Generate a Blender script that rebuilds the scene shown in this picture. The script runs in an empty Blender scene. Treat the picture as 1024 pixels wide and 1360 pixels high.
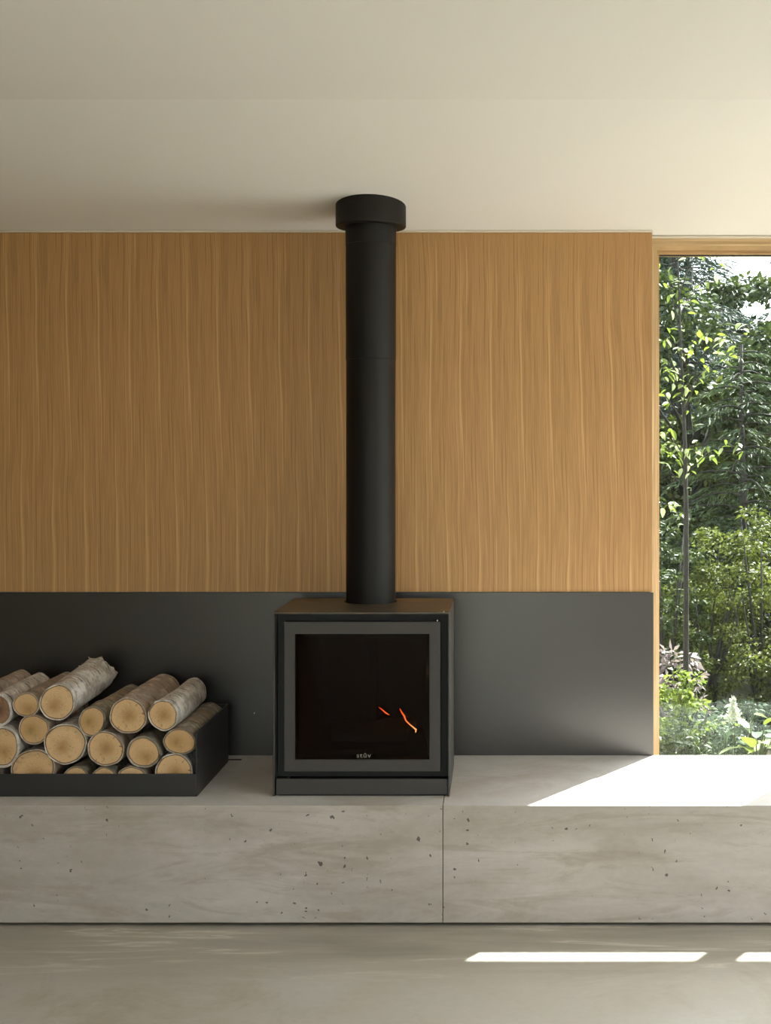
import bpy, bmesh, math, random
import numpy as np
from mathutils import Vector, Matrix

S = bpy.context.scene
C = S.collection
R = math.radians

# ------------------------------------------------------------------ camera
F = 1700.0            # focal length in pixels of the 1024 x 1360 frame
CY, CZ = -5.048, 1.557
cam_d = bpy.data.cameras.new('camera')
cam = bpy.data.objects.new('camera', cam_d); C.objects.link(cam)
cam.location = (0, CY, CZ); cam.rotation_euler = (R(90), 0, 0)
cam_d.sensor_fit = 'HORIZONTAL'; cam_d.sensor_width = 36.0
cam_d.lens = 36.0 * F / 1024.0
cam_d.shift_x = (512 - 660) / 1024.0
cam_d.shift_y = -(680 - 615) / 1024.0
cam_d.clip_start = 0.05; cam_d.clip_end = 200
S.camera = cam

# ------------------------------------------------------------------ world, sun, exposure
SUN = Vector((0.68, 1.0, 1.746)).normalized()
w = bpy.data.worlds.new('sky'); S.world = w; w.use_nodes = True
wn = w.node_tree; wn.nodes.clear()
sky = wn.nodes.new('ShaderNodeTexSky'); sky.sky_type = 'NISHITA'
sky.sun_disc = False; sky.sun_elevation = math.asin(SUN.z)
sky.sun_rotation = math.atan2(SUN.x, SUN.y)
sky.dust_density = 2.0; sky.ozone_density = 1.0
sk = wn.nodes.new('ShaderNodeVectorMath'); sk.operation = 'SCALE'; sk.inputs['Scale'].default_value = 0.28
mx = wn.nodes.new('ShaderNodeMix'); mx.data_type = 'RGBA'; mx.inputs[0].default_value = 0.6
mx.inputs[7].default_value = (1.0, 0.975, 0.95, 1)
bg = wn.nodes.new('ShaderNodeBackground'); bg.inputs['Strength'].default_value = 2.2
wo = wn.nodes.new('ShaderNodeOutputWorld')
wn.links.new(sky.outputs[0], sk.inputs[0]); wn.links.new(sk.outputs[0], mx.inputs[6])
wn.links.new(mx.outputs[2], bg.inputs['Color']); wn.links.new(bg.outputs[0], wo.inputs['Surface'])

sd = bpy.data.lights.new('sun', 'SUN'); sd.energy = 14.5; sd.angle = R(0.5); sd.color = (1.0, 0.97, 0.94)
so = bpy.data.objects.new('sun', sd); C.objects.link(so)
so.rotation_euler = (-SUN).to_track_quat('-Z', 'Y').to_euler()

vs = S.view_settings
vs.view_transform = 'Standard'; vs.look = 'None'; vs.gamma = 1.0; vs.use_curve_mapping = False
vs.exposure = 1.13
cy = S.cycles
cy.max_bounces = 14; cy.diffuse_bounces = 7; cy.glossy_bounces = 4
cy.transmission_bounces = 8; cy.transparent_max_bounces = 16
cy.sample_clamp_indirect = 8.0; cy.caustics_reflective = False; cy.caustics_refractive = False

# ------------------------------------------------------------------ helpers
def px(x, y, d):
    """world point seen at pixel (x, y) of the photograph at distance d from the camera plane"""
    return Vector(((x - 660) * d / F, CY + d, CZ - (y - 615) * d / F))

def props(o, label=None, cat=None, group=None, kind=None):
    if label: o['label'] = label
    if cat: o['category'] = cat
    if group: o['group'] = group
    if kind: o['kind'] = kind
    return o

def empty(name, loc, label=None, cat=None, group=None, kind=None, parent=None):
    o = bpy.data.objects.new(name, None); C.objects.link(o)
    o.location = loc; o.empty_display_size = 0.1
    if parent: o.parent = parent
    return props(o, label, cat, group, kind)

def link(name, me, mat, parent=None, **kw):
    o = bpy.data.objects.new(name, me); C.objects.link(o)
    if mat is not None and len(me.materials) == 0: me.materials.append(mat)
    if parent: o.parent = parent
    return props(o, **kw)

def from_bm(name, bm, mat, parent=None, smooth=False, **kw):
    """bm is in world axes; shifted so it sits right under its parent"""
    if parent:
        off = Vector((0, 0, 0)); p = parent
        while p: off += p.location; p = p.parent
        bmesh.ops.translate(bm, verts=bm.verts, vec=-off)
    bmesh.ops.recalc_face_normals(bm, faces=bm.faces)
    me = bpy.data.meshes.new(name); bm.to_mesh(me); bm.free()
    if smooth:
        me.polygons.foreach_set('use_smooth', [True] * len(me.polygons))
        me.set_sharp_from_angle(angle=R(35))
    return link(name, me, mat, parent, **kw)

def add_box(bm, x0, x1, y0, y1, z0, z1, bev=0.0, seg=2):
    m = Matrix.Translation(((x0+x1)/2, (y0+y1)/2, (z0+z1)/2)) @ Matrix.Diagonal((x1-x0, y1-y0, z1-z0, 1))
    r = bmesh.ops.create_cube(bm, size=1.0, matrix=m)
    if bev > 0:
        es = list({e for v in r['verts'] for e in v.link_edges})
        bmesh.ops.bevel(bm, geom=es, offset=bev, segments=seg, affect='EDGES', profile=0.6)

def box(name, x0, x1, y0, y1, z0, z1, mat, parent=None, bev=0.0, **kw):
    bm = bmesh.new(); add_box(bm, x0, x1, y0, y1, z0, z1, bev)
    return from_bm(name, bm, mat, parent, **kw)

def lathe(bm, cx, cy_, prof, n=64):
    """prof: list of (r, z); closed profile around a vertical axis"""
    rings = []
    for r, z in prof:
        rings.append([bm.verts.new((cx + r*math.cos(2*math.pi*k/n), cy_ + r*math.sin(2*math.pi*k/n), z)) for k in range(n)])
    m = len(rings)
    for i in range(m):
        a, b = rings[i], rings[(i+1) % m]
        for k in range(n):
            bm.faces.new((a[k], a[(k+1) % n], b[(k+1) % n], b[k]))

def tube(bm, pts, rads, n=8, flat=1.0):
    pts = [Vector(p) for p in pts]; rings = []
    for i, p in enumerate(pts):
        t = (pts[min(i+1, len(pts)-1)] - pts[max(i-1, 0)]).normalized()
        u = t.cross(Vector((0, 1, 0)) if abs(t.y) < 0.9 else Vector((1, 0, 0))).normalized(); v = t.cross(u)
        rings.append([bm.verts.new(p + (u*math.cos(2*math.pi*k/n) + v*flat*math.sin(2*math.pi*k/n))*rads[i]) for k in range(n)])
    for a, b in zip(rings, rings[1:]):
        for k in range(n):
            bm.faces.new((a[k], a[(k+1) % n], b[(k+1) % n], b[k]))
    bm.faces.new(rings[0][::-1]); bm.faces.new(rings[-1])

# ------------------------------------------------------------------ materials
def new_mat(name):
    m = bpy.data.materials.new(name); m.use_nodes = True
    nt = m.node_tree
    return m, nt, nt.nodes['Principled BSDF']

def N(nt, t, **kw):
    n = nt.nodes.new(t)
    for k, v in kw.items(): setattr(n, k, v)
    return n

def ramp(nt, fac, stops, interp='LINEAR'):
    r = N(nt, 'ShaderNodeValToRGB'); r.color_ramp.interpolation = interp
    e = r.color_ramp.elements
    while len(e) < len(stops): e.new(0.5)
    for i, (p, c) in enumerate(stops):
        e[i].position = p; e[i].color = (c, c, c, 1) if isinstance(c, (int, float)) else (*c, 1)
    nt.links.new(fac, r.inputs[0]); return r.outputs[0]

def noise(nt, vec, scale, detail=4, rough=0.5, dist=0.0):
    n = N(nt, 'ShaderNodeTexNoise'); n.inputs['Scale'].default_value = scale
    n.inputs['Detail'].default_value = detail; n.inputs['Roughness'].default_value = rough
    n.inputs['Distortion'].default_value = dist
    nt.links.new(vec, n.inputs['Vector']); return n.outputs['Fac']

def mapping(nt, vec, scale=(1, 1, 1), loc=(0, 0, 0), rot=(0, 0, 0)):
    m = N(nt, 'ShaderNodeMapping'); m.inputs['Scale'].default_value = scale
    m.inputs['Location'].default_value = loc; m.inputs['Rotation'].default_value = rot
    nt.links.new(vec, m.inputs['Vector']); return m.outputs[0]

def mixc(nt, fac, a, b, mode='MIX'):
    m = N(nt, 'ShaderNodeMix', data_type='RGBA', blend_type=mode)
    for s, v in ((m.inputs[0], fac), (m.inputs[6], a), (m.inputs[7], b)):
        if isinstance(v, (int, float)): s.default_value = v
        elif isinstance(v, tuple): s.default_value = (*v, 1)
        else: nt.links.new(v, s)
    return m.outputs[2]

def math_(nt, op, a, b=0.0):
    m = N(nt, 'ShaderNodeMath', operation=op)
    for s, v in ((m.inputs[0], a), (m.inputs[1], b)):
        if isinstance(v, (int, float)): s.default_value = v
        else: nt.links.new(v, s)
    return m.outputs[0]

def bump(nt, h, bsdf, strength=0.3, dist=0.01):
    b = N(nt, 'ShaderNodeBump'); b.inputs['Strength'].default_value = strength; b.inputs['Distance'].default_value = dist
    nt.links.new(h, b.inputs['Height']); nt.links.new(b.outputs[0], bsdf.inputs['Normal'])

def objco(nt): return N(nt, 'ShaderNodeTexCoord').outputs['Object']
def worldco(nt): return N(nt, 'ShaderNodeNewGeometry').outputs['Position']

def simple(name, col, rough=0.5, metal=0.0, vary=0.06, scale=6.0, bmp=0.0):
    m, nt, b = new_mat(name)
    co = worldco(nt); n = noise(nt, co, scale, 5)
    c = mixc(nt, n, tuple(v*(1-vary) for v in col), tuple(min(1, v*(1+vary)) for v in col))
    nt.links.new(c, b.inputs['Base Color'])
    b.inputs['Roughness'].default_value = rough; b.inputs['Metallic'].default_value = metal
    if bmp: bump(nt, noise(nt, co, scale*20, 3), b, bmp, 0.002)
    return m

def oak(name, base=(0.45, 0.245, 0.100), vertical=True, veneer=True):
    m, nt, b = new_mat(name)
    co = worldco(nt)
    sep = N(nt, 'ShaderNodeSeparateXYZ'); nt.links.new(co, sep.inputs[0])
    along, across = (sep.outputs['Z'], sep.outputs['X']) if vertical else (sep.outputs['X'], sep.outputs['Z'])
    if veneer:
        lean = math_(nt, 'MULTIPLY', noise(nt, mapping(nt, co, (3, 3, 1.2)), 1.0, 2), 0.05)
        across = math_(nt, 'ADD', math_(nt, 'ADD', across, 10.0), 0.0)
        # slip-matched veneer leaves, 12 cm wide, each nearly the same as its neighbour
        leaf = math_(nt, 'FLOOR', math_(nt, 'DIVIDE', across, 0.119))
        local = math_(nt, 'SUBTRACT', across, math_(nt, 'MULTIPLY', leaf, 0.119))
        skew = math_(nt, 'MULTIPLY', along, 0.012)
        a = math_(nt, 'ADD', math_(nt, 'ADD', local, skew), lean)
        dz = math_(nt, 'ADD', along, math_(nt, 'MULTIPLY', leaf, 0.013))
    else:
        a, dz, leaf = across, along, None
    def streak(sx, sz, det, rough):
        cx = N(nt, 'ShaderNodeCombineXYZ')
        nt.links.new(math_(nt, 'MULTIPLY', a, sx), cx.inputs[0]); nt.links.new(math_(nt, 'MULTIPLY', dz, sz), cx.inputs[2])
        return noise(nt, cx.outputs[0], 1.0, det, rough)
    s1 = streak(150.0, 1.1, 3, 0.65); s2 = streak(430.0, 7.0, 3, 0.6); s3 = streak(30.0, 0.35, 2, 0.5); s4 = streak(95.0, 0.8, 2, 0.6)
    d = tuple(v*f for v, f in zip(base, (0.62, 0.56, 0.48))); l = tuple(min(1, v*f) for v, f in zip(base, (1.28, 1.32, 1.42)))
    c = ramp(nt, s1, [(0.30, d), (0.5, base), (0.72, l)])
    c2 = ramp(nt, s2, [(0.36, tuple(v*0.62 for v in base)), (0.5, base), (0.66, l)])
    c3 = ramp(nt, s3, [(0.3, tuple(v*0.82 for v in base)), (0.7, tuple(v*1.15 for v in base))])
    c = mixc(nt, 0.45, c, c2); c = mixc(nt, 0.18, c, c3)
    c = mixc(nt, ramp(nt, s4, [(0.585, 0.0), (0.63, 0.75), (0.68, 0.75), (0.72, 0.2)]), c, tuple(min(1, v*f) for v, f in zip(base, (1.42, 1.55, 1.75))))
    c = mixc(nt, ramp(nt, s4, [(0.34, 0.55), (0.40, 0.0)]), c, d)
    nt.links.new(c, b.inputs['Base Color'])
    b.inputs['Roughness'].default_value = 0.5
    b.inputs['Specular IOR Level'].default_value = 0.35
    bump(nt, s2, b, 0.15, 0.0006)
    return m

def concrete(name, base, stain, pits=True, rough=0.62, zscale=3.0, streaks=False):
    m, nt, b = new_mat(name)
    co = worldco(nt)
    big = noise(nt, mapping(nt, co, (0.9, 1.0, zscale)), 2.2, 7, 0.62, 0.6)
    fine = noise(nt, mapping(nt, co, (1, 1, 1.6)), 30.0, 6, 0.65)
    band = noise(nt, mapping(nt, co, (0.8, 0.8, 4.2), loc=(3, 1, 2)), 2.4, 7, 0.7, 1.0)
    c = mixc(nt, ramp(nt, big, [(0.34, 0.0), (0.66, 1.0)]), stain, base)
    c = mixc(nt, ramp(nt, band, [(0.48, 0.0), (0.62, 0.7)]), c, tuple(v*f for v, f in zip(stain, (0.80, 0.74, 0.62))))
    c = mixc(nt, 0.22, c, mixc(nt, fine, tuple(v*0.55 for v in base), tuple(min(1, v*1.45) for v in base)))
    if streaks:
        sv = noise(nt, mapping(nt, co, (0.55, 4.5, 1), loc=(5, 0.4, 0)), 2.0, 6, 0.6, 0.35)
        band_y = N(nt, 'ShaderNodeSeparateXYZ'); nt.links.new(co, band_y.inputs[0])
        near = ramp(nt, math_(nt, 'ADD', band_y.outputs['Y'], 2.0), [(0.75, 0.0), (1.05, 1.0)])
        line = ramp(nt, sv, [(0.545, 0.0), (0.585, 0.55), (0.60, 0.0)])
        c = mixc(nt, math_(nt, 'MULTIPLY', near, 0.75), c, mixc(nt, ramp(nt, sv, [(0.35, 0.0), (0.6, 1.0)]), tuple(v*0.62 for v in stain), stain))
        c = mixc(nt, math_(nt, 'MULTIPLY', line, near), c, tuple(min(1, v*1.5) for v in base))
    h = fine
    if pits:
        v = N(nt, 'ShaderNodeTexVoronoi', feature='F1', voronoi_dimensions='2D'); v.inputs['Scale'].default_value = 24.0
        v.inputs['Randomness'].default_value = 1.0
        wob = N(nt, 'ShaderNodeVectorMath', operation='ADD')
        nn = N(nt, 'ShaderNodeTexNoise'); nn.inputs['Scale'].default_value = 60.0
        sc_ = N(nt, 'ShaderNodeVectorMath', operation='SCALE'); sc_.inputs['Scale'].default_value = 0.024
        nt.links.new(co, nn.inputs['Vector']); nt.links.new(nn.outputs['Color'], sc_.inputs[0])
        nt.links.new(co, wob.inputs[0]); nt.links.new(sc_.outputs[0], wob.inputs[1])
        sw = N(nt, 'ShaderNodeSeparateXYZ'); cw = N(nt, 'ShaderNodeCombineXYZ'); nt.links.new(wob.outputs[0], sw.inputs[0])
        nt.links.new(sw.outputs['X'], cw.inputs[0]); nt.links.new(math_(nt, 'SUBTRACT', sw.outputs['Z'], math_(nt, 'MULTIPLY', sw.outputs['Y'], 1.0)), cw.inputs[1]); nt.links.new(cw.outputs[0], v.inputs['Vector'])
        gate = ramp(nt, noise(nt, mapping(nt, co, (1, 1, 1), loc=(7, 7, 7)), 3.4, 4, 0.7), [(0.38, 0.0), (0.56, 1.0)])
        sepc = N(nt, 'ShaderNodeSeparateColor'); nt.links.new(v.outputs['Color'], sepc.inputs[0])
        size = ramp(nt, sepc.outputs[0], [(0.40, 0.0), (0.8, 0.07), (1.0, 0.155)])
        pit = math_(nt, 'LESS_THAN', v.outputs['Distance'], math_(nt, 'MULTIPLY', size, gate))
        c = mixc(nt, math_(nt, 'MULTIPLY', pit, 0.82), c, (0.035, 0.03, 0.025))
        h = math_(nt, 'SUBTRACT', math_(nt, 'MULTIPLY', fine, 0.25), pit)
    nt.links.new(c, b.inputs['Base Color'])
    b.inputs['Roughness'].default_value = rough
    if streaks:
        nt.links.new(ramp(nt, big, [(0.3, rough-0.06), (0.7, rough+0.1)]), b.inputs['Roughness'])
    bump(nt, h, b, 0.35 if pits else 0.1, 0.003)
    return m

def glass_mat(name, tint=(0.93, 0.97, 0.95), f0=0.02, rough=0.0, refl=(0.88, 1.0, 0.96)):
    m = bpy.data.materials.new(name); m.use_nodes = True; nt = m.node_tree; nt.nodes.clear()
    t = N(nt, 'ShaderNodeBsdfTransparent'); t.inputs[0].default_value = (*tint, 1)
    g = N(nt, 'ShaderNodeBsdfGlossy'); g.inputs['Roughness'].default_value = rough
    g.inputs['Color'].default_value = (*refl, 1)
    fr = N(nt, 'ShaderNodeLayerWeight'); fr.inputs['Blend'].default_value = 0.5   # facing = 1 - |cos|, the same from both sides
    f = math_(nt, 'ADD', math_(nt, 'MULTIPLY', math_(nt, 'POWER', fr.outputs['Facing'], 5.0), 1-f0), f0)
    mixs = N(nt, 'ShaderNodeMixShader'); out = N(nt, 'ShaderNodeOutputMaterial')
    f = math_(nt, 'MINIMUM', f, 0.9)
    nt.links.new(f, mixs.inputs[0]); nt.links.new(t.outputs[0], mixs.inputs[1]); nt.links.new(g.outputs[0], mixs.inputs[2])
    nt.links.new(mixs.outputs[0], out.inputs['Surface'])
    return m

def leaf_mat(name, dark, light, trans=0.45, rough=0.35):
    m = bpy.data.materials.new(name); m.use_nodes = True; nt = m.node_tree
    b = nt.nodes['Principled BSDF']; out = nt.nodes['Material Output']
    geo = N(nt, 'ShaderNodeNewGeometry')
    c = mixc(nt, geo.outputs['Random Per Island'], dark, light)
    big = noise(nt, geo.outputs['Position'], 1.3, 3)
    c = mixc(nt, ramp(nt, big, [(0.35, 0.35), (0.65, 0.0)]), c, tuple(v*0.6 for v in dark))
    nt.links.new(c, b.inputs['Base Color']); b.inputs['Roughness'].default_value = rough + 0.15
    b.inputs['Specular IOR Level'].default_value = 0.28
    tr = N(nt, 'ShaderNodeBsdfTranslucent')
    ct = mixc(nt, 0.65, c, (0.50, 0.62, 0.10), 'MULTIPLY'); ct = mixc(nt, 0.5, ct, c)
    nt.links.new(ct, tr.inputs[0])
    mixs = N(nt, 'ShaderNodeMixShader'); mixs.inputs[0].default_value = trans
    nt.links.new(b.outputs[0], mixs.inputs[1]); nt.links.new(tr.outputs[0], mixs.inputs[2])
    nt.links.new(mixs.outputs[0], out.inputs['Surface'])
    return m

M = {}
M['plaster'] = simple('white_plaster', (0.86, 0.83, 0.80), 0.85, vary=0.015, scale=1.5)
M['bead'] = simple('white_bead', (0.70, 0.62, 0.52), 0.5, vary=0.01)
M['oak'] = oak('oak_veneer')
M['dark_wall'] = simple('left_wall_dark', (0.10, 0.065, 0.035), 0.5)  # unseen left wall kept dark to cut bounce light from that side
M['oak_frame'] = oak('oak_window_frame', (0.54, 0.365, 0.20), True, False)
M['oak_head'] = oak('oak_window_head', (0.52, 0.345, 0.185), False, False)
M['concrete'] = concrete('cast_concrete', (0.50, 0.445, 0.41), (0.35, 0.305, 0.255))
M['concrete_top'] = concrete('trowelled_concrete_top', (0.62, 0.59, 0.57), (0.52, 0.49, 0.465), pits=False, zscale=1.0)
M['floor'] = concrete('polished_concrete', (0.50, 0.47, 0.425), (0.43, 0.39, 0.32), pits=False, rough=0.34, zscale=1.0, streaks=True)
M['render'] = simple('outside_wall_render', (0.35, 0.33, 0.30), 0.9)
M['black_metal'] = simple('black_steel', (0.022, 0.020, 0.020), 0.42, 0.0)
M['flue'] = simple('flue_paint', (0.009, 0.0072, 0.0068), 0.5, 0.0)
M['flue'].node_tree.nodes['Principled BSDF'].inputs['Specular IOR Level'].default_value = 0.25
M['stove_front'] = simple('charcoal_stove_paint', (0.042, 0.036, 0.032), 0.5, 0.0)
M['inner_black'] = simple('deep_black', (0.008, 0.007, 0.007), 0.6)
M['chrome'] = simple('chrome', (0.8, 0.78, 0.74), 0.15, 1.0)
M['gasket'] = simple('black_gasket', (0.015, 0.015, 0.015), 0.7)
M['window_glass'] = glass_mat('window_glass')

def stove_top_mat():
    m, nt, b = new_mat('heat_stained_steel')
    co = worldco(nt)
    n = noise(nt, mapping(nt, co, (1.0, 2.2, 1)), 7.0, 5, 0.6, 0.7)
    c = ramp(nt, n, [(0.36, (0.06, 0.052, 0.043)), (0.55, (0.085, 0.068, 0.05)), (0.68, (0.17, 0.10, 0.05))])
    nt.links.new(c, b.inputs['Base Color']); b.inputs['Roughness'].default_value = 0.42; b.inputs['Metallic'].default_value = 0.4
    return m
M['stove_top'] = stove_top_mat()

def steel_sheet_mat():
    m, nt, b = new_mat('satin_steel_sheet')
    co = worldco(nt)
    n = noise(nt, mapping(nt, co, (1, 1, 14)), 3.0, 5, 0.6)
    nt.links.new(mixc(nt, n, (0.011, 0.010, 0.0095), (0.016, 0.0145, 0.014)), b.inputs['Base Color'])
    b.inputs['Metallic'].default_value = 0.0; b.inputs['IOR'].default_value = 1.8; b.inputs['Specular Tint'].default_value = (1.0, 0.93, 0.89, 1)
    nt.links.new(ramp(nt, n, [(0.3, 0.30), (0.7, 0.34)]), b.inputs['Roughness'])
    return m
M['steel_sheet'] = steel_sheet_mat()
M['stove_glass'] = glass_mat('stove_glass', (0.45, 0.33, 0.24), 0.006, refl=(1.0, 0.82, 0.66))

def flame_mat():
    m = bpy.data.materials.new('flame'); m.use_nodes = True; nt = m.node_tree; nt.nodes.clear()
    co = objco(nt); sep = N(nt, 'ShaderNodeSeparateXYZ'); nt.links.new(co, sep.inputs[0])
    c = ramp(nt, math_(nt, 'MULTIPLY', sep.outputs['Z'], -12.0), [(0.0, (0.8, 0.10, 0.02)), (0.45, (1.0, 0.25, 0.06)), (0.85, (1.0, 0.62, 0.32))])
    e = N(nt, 'ShaderNodeEmission'); e.inputs['Strength'].default_value = 3.5; nt.links.new(c, e.inputs[0])
    out = N(nt, 'ShaderNodeOutputMaterial'); nt.links.new(e.outputs[0], out.inputs['Surface'])
    return m
M['flame'] = flame_mat()

# ------------------------------------------------------------------ room shell
XW = 0.612           # right end of the panelled wall
XL, XR, YB = -4.2, 3.46, -8.6
def ceil_z(y): return 2.4745 - 0.15*y if y > -1.191 else 2.6532

box('floor', XL, XR+0.2, YB, 0.25, -0.20, 0.0, M['floor'], kind='structure')
KX0, KX1, KY0, KY1 = 0.5, 1.25, -7.4, -3.9        # unseen skylight above the camera, added to bounce light onto the ceiling
ceil_ = empty('ceiling', (0, 0, 2.65), kind='structure')
bm = bmesh.new()
prof = [(0.235, ceil_z(0.235)), (-1.191, 2.6532), (KY1, 2.6532), (KY1, 3.0), (0.235, 3.0)]
a = [bm.verts.new((XL, y, z)) for y, z in prof]; b_ = [bm.verts.new((XR+0.2, y, z)) for y, z in prof]
bm.faces.new(a); bm.faces.new(b_[::-1])
for i in range(len(prof)):
    j = (i+1) % len(prof); bm.faces.new((a[i], b_[i], b_[j], a[j]))
from_bm('ceiling_plaster', bm, M['plaster'], ceil_)
box('ceiling_plaster', XL, KX0, KY0, KY1, 2.6532, 3.0, M['plaster'], ceil_)
box('ceiling_plaster', KX1, XR+0.2, KY0, KY1, 2.6532, 3.0, M['plaster'], ceil_)
box('ceiling_plaster', XL, XR+0.2, YB, KY0, 2.6532, 3.0, M['plaster'], ceil_)
wk = empty('window_8', ((KX0+KX1)/2, (KY0+KY1)/2, 3.0), kind='structure')
box('glass_pane', KX0, KX1, KY0, KY1, 2.97, 2.975, M['window_glass'], wk)
box('trim_1', XL, XR+0.2, 0.235, 0.419, 2.55, 3.0, M['render'], kind='structure')      # roof edge outside
wb = empty('wall_back', (0, 0, 0), kind='structure')
box('wall_core', XL, XW-0.004, 0.012, 0.24, 0.0, 2.43, M['render'], wb)
seams = [XL, -1.559-1.06, -1.559, -0.49, XW]
for i in range(4):
    box('wood_panel', seams[i]+0.0004, seams[i+1]-0.0004, 0.0, 0.012, 1.049, 2.4655, M['oak'], wb)
box('trim_2', XL, XW+0.002, -0.006, 0.012, 2.4662, 2.4738, M['bead'], kind='structure')  # white bead over the panels
box('wall_left', XL-0.2, XL, YB, 0.25, 0.0, 3.0, M['dark_wall'], kind='structure')

# long window run to the right of the panels, glass at y = 0.187
GY = 0.187
bays = [(0.6616, 1.466), (1.502, 2.306), (2.342, 3.146)]
for i, (a, b_) in enumerate(bays):
    wn_ = empty('window_%d' % (i+1), ((a+b_)/2, GY, 0.0), kind='structure')
    if i == 0:
        box('frame_jamb', XW+0.002, 0.637, 0.062, 0.24, 0.0, 2.4227, M['oak_frame'], wn_, 0.0015)
        box('sash_stile', 0.637, 0.6616, 0.172, 0.235, 0.05, 2.4227, M['oak_frame'], wn_, 0.0015)
        x0 = XW+0.002
    else:
        x0 = a - 0.036
        box('mullion', a-0.036, a, 0.062, 0.205, 0.0, 2.4227, M['oak_frame'], wn_, 0.0015)
    x1 = b_
    if i == 2:
        box('mullion', b_, XR, 0.062, 0.205, 0.0, 2.4227, M['oak_frame'], wn_, 0.0015); x1 = XR
    box('frame_head', x0, x1, 0.062, 0.24, 2.4228, 2.4530, M['oak_head'], wn_, 0.001)
    box('sash_rail', a, b_, 0.172, 0.235, 2.4075, 2.4227, M['oak_head'], wn_, 0.001)
    box('gasket', a, b_, 0.180, 0.196, 2.4035, 2.4075, M['gasket'], wn_)
    box('sill', a, b_, 0.13, 0.24, 0.0, 0.05, M['oak_head'], wn_, 0.001)
    box('glass_pane', a, b_, GY-0.0005, GY+0.0005, 0.05, 2.4035, M['window_glass'], wn_)
box('trim_3', XW+0.003, XR, 0.056, 0.075, 2.4531, 2.4630, M['bead'], kind='structure')

# right end wall: tall glazing between posts
wr = empty('wall_right', (XR, 0, 0), kind='structure')
box('wall_pier', XR, XR+0.2, -0.25, 0.24, 0.0, 2.43, M['plaster'], wr)
box('wall_pier', XR, XR+0.2, YB, -6.2, 0.0, 2.65, M['plaster'], wr)
for i, (a, b_) in enumerate([(-6.2, -4.3), (-4.3, -2.3), (-2.3, -0.25)]):
    wn_ = empty('window_%d' % (i+4), (XR, (a+b_)/2, 0.0), kind='structure')
    box('frame_post', XR+0.03, XR+0.17, a, a+0.05, 0, 2.40, M['oak_frame'], wn_)
    box('frame_post', XR+0.03, XR+0.17, b_-0.05, b_, 0, 2.40, M['oak_frame'], wn_)
    box('frame_head', XR+0.03, XR+0.17, a, b_, 2.40, ceil_z(0.0)-0.03, M['oak_frame'], wn_)
    box('sill', XR+0.03, XR+0.17, a+0.05, b_-0.05, 0, 0.05, M['oak_frame'], wn_)
    box('glass_pane', XR+0.1, XR+0.101, a+0.05, b_-0.05, 0.05, 2.40, M['window_glass'], wn_)
# rear wall behind the camera with a wide garden window
wf = empty('wall_front', (0, YB, 0), kind='structure')
RX0, RX1 = -1.9, 1.1
box('wall_pier', XL, RX0, YB-0.2, YB, 0, 3.0, M['plaster'], wf)
box('wall_pier', RX1, XR+0.2, YB-0.2, YB, 0, 3.0, M['plaster'], wf)
box('wall_lintel', RX0, RX1, YB-0.2, YB, 2.45, 3.0, M['plaster'], wf)
wn_ = empty('window_7', (-0.4, YB, 0), kind='structure')
for xx in (RX0, -0.4, RX1-0.05):
    box('frame_post', xx, xx+0.05, YB-0.15, YB-0.03, 0.05, 2.45, M['oak_frame'], wn_)
box('sill', RX0, RX1, YB-0.15, YB-0.03, 0, 0.05, M['oak_frame'], wn_)
box('glass_pane', RX0+0.05, RX1-0.05, YB-0.101, YB-0.1, 0.05, 2.45, M['window_glass'], wn_)

# ------------------------------------------------------------------ concrete hearth bench
YF = -0.744; LZ = 0.405; XJ = -0.182
bench = empty('hearth_bench', (0, YF, 0), 'long low cast concrete bench of two grey pitted blocks under the stove and window', 'bench')
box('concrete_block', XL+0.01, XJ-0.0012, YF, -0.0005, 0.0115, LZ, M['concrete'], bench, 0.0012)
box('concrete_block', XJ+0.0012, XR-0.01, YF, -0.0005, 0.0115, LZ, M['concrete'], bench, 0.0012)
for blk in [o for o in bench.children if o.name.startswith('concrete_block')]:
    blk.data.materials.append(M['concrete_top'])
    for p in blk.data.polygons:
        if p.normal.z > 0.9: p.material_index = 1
box('plinth', XL+0.01, XR-0.01, YF+0.05, -0.03, 0.0, 0.0115, M['inner_black'], bench)
p0 = px(300, 1009, 4.97)
box('dark_strip', -1.20, -0.992, -0.086, -0.070, LZ-0.0002, LZ+0.0012, M['inner_black'], bench)  # thin dark strip laid on the bench top near the back

# ------------------------------------------------------------------ steel sheet on the wall
ss = box('steel_wall_panel', XL+0.01, 0.6165, -0.006, -0.0002, LZ+0.0005, 1.0475, M['steel_sheet'], None, 0.0008,
    label='wide dark satin steel sheet on the wall behind the stove, below the wood', cat='wall panel')
pk = px(338, 947, 5.042)
bm = bmesh.new()
bmesh.ops.create_uvsphere(bm, u_segments=12, v_segments=8, radius=0.0035, matrix=Matrix.Translation((pk.x, -0.008, pk.z)))
from_bm('screw_head', bm, M['chrome'], ss, True)

# ------------------------------------------------------------------ stove
SX0, SX1, SY0, SY1, SZ0, SZ1 = -0.7735, -0.1638, -0.628, -0.159, LZ+0.0005, 1.0409
T = 0.005
stove = empty('wood_stove', ((SX0+SX1)/2, (SY0+SY1)/2, LZ), 'cube-shaped charcoal steel wood stove with a glass door on the bench', 'stove')
bm = bmesh.new()
add_box(bm, SX0, SX0+T, SY0, SY1, SZ0, SZ1-T, 0.0006, 1); add_box(bm, SX1-T, SX1, SY0, SY1, SZ0, SZ1-T, 0.0006, 1)
add_box(bm, SX0+T, SX1-T, SY1-T, SY1, SZ0+0.02, SZ1-T)
from_bm('side_casing', bm, M['stove_front'], stove, label='charcoal steel side and back plates')
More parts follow.
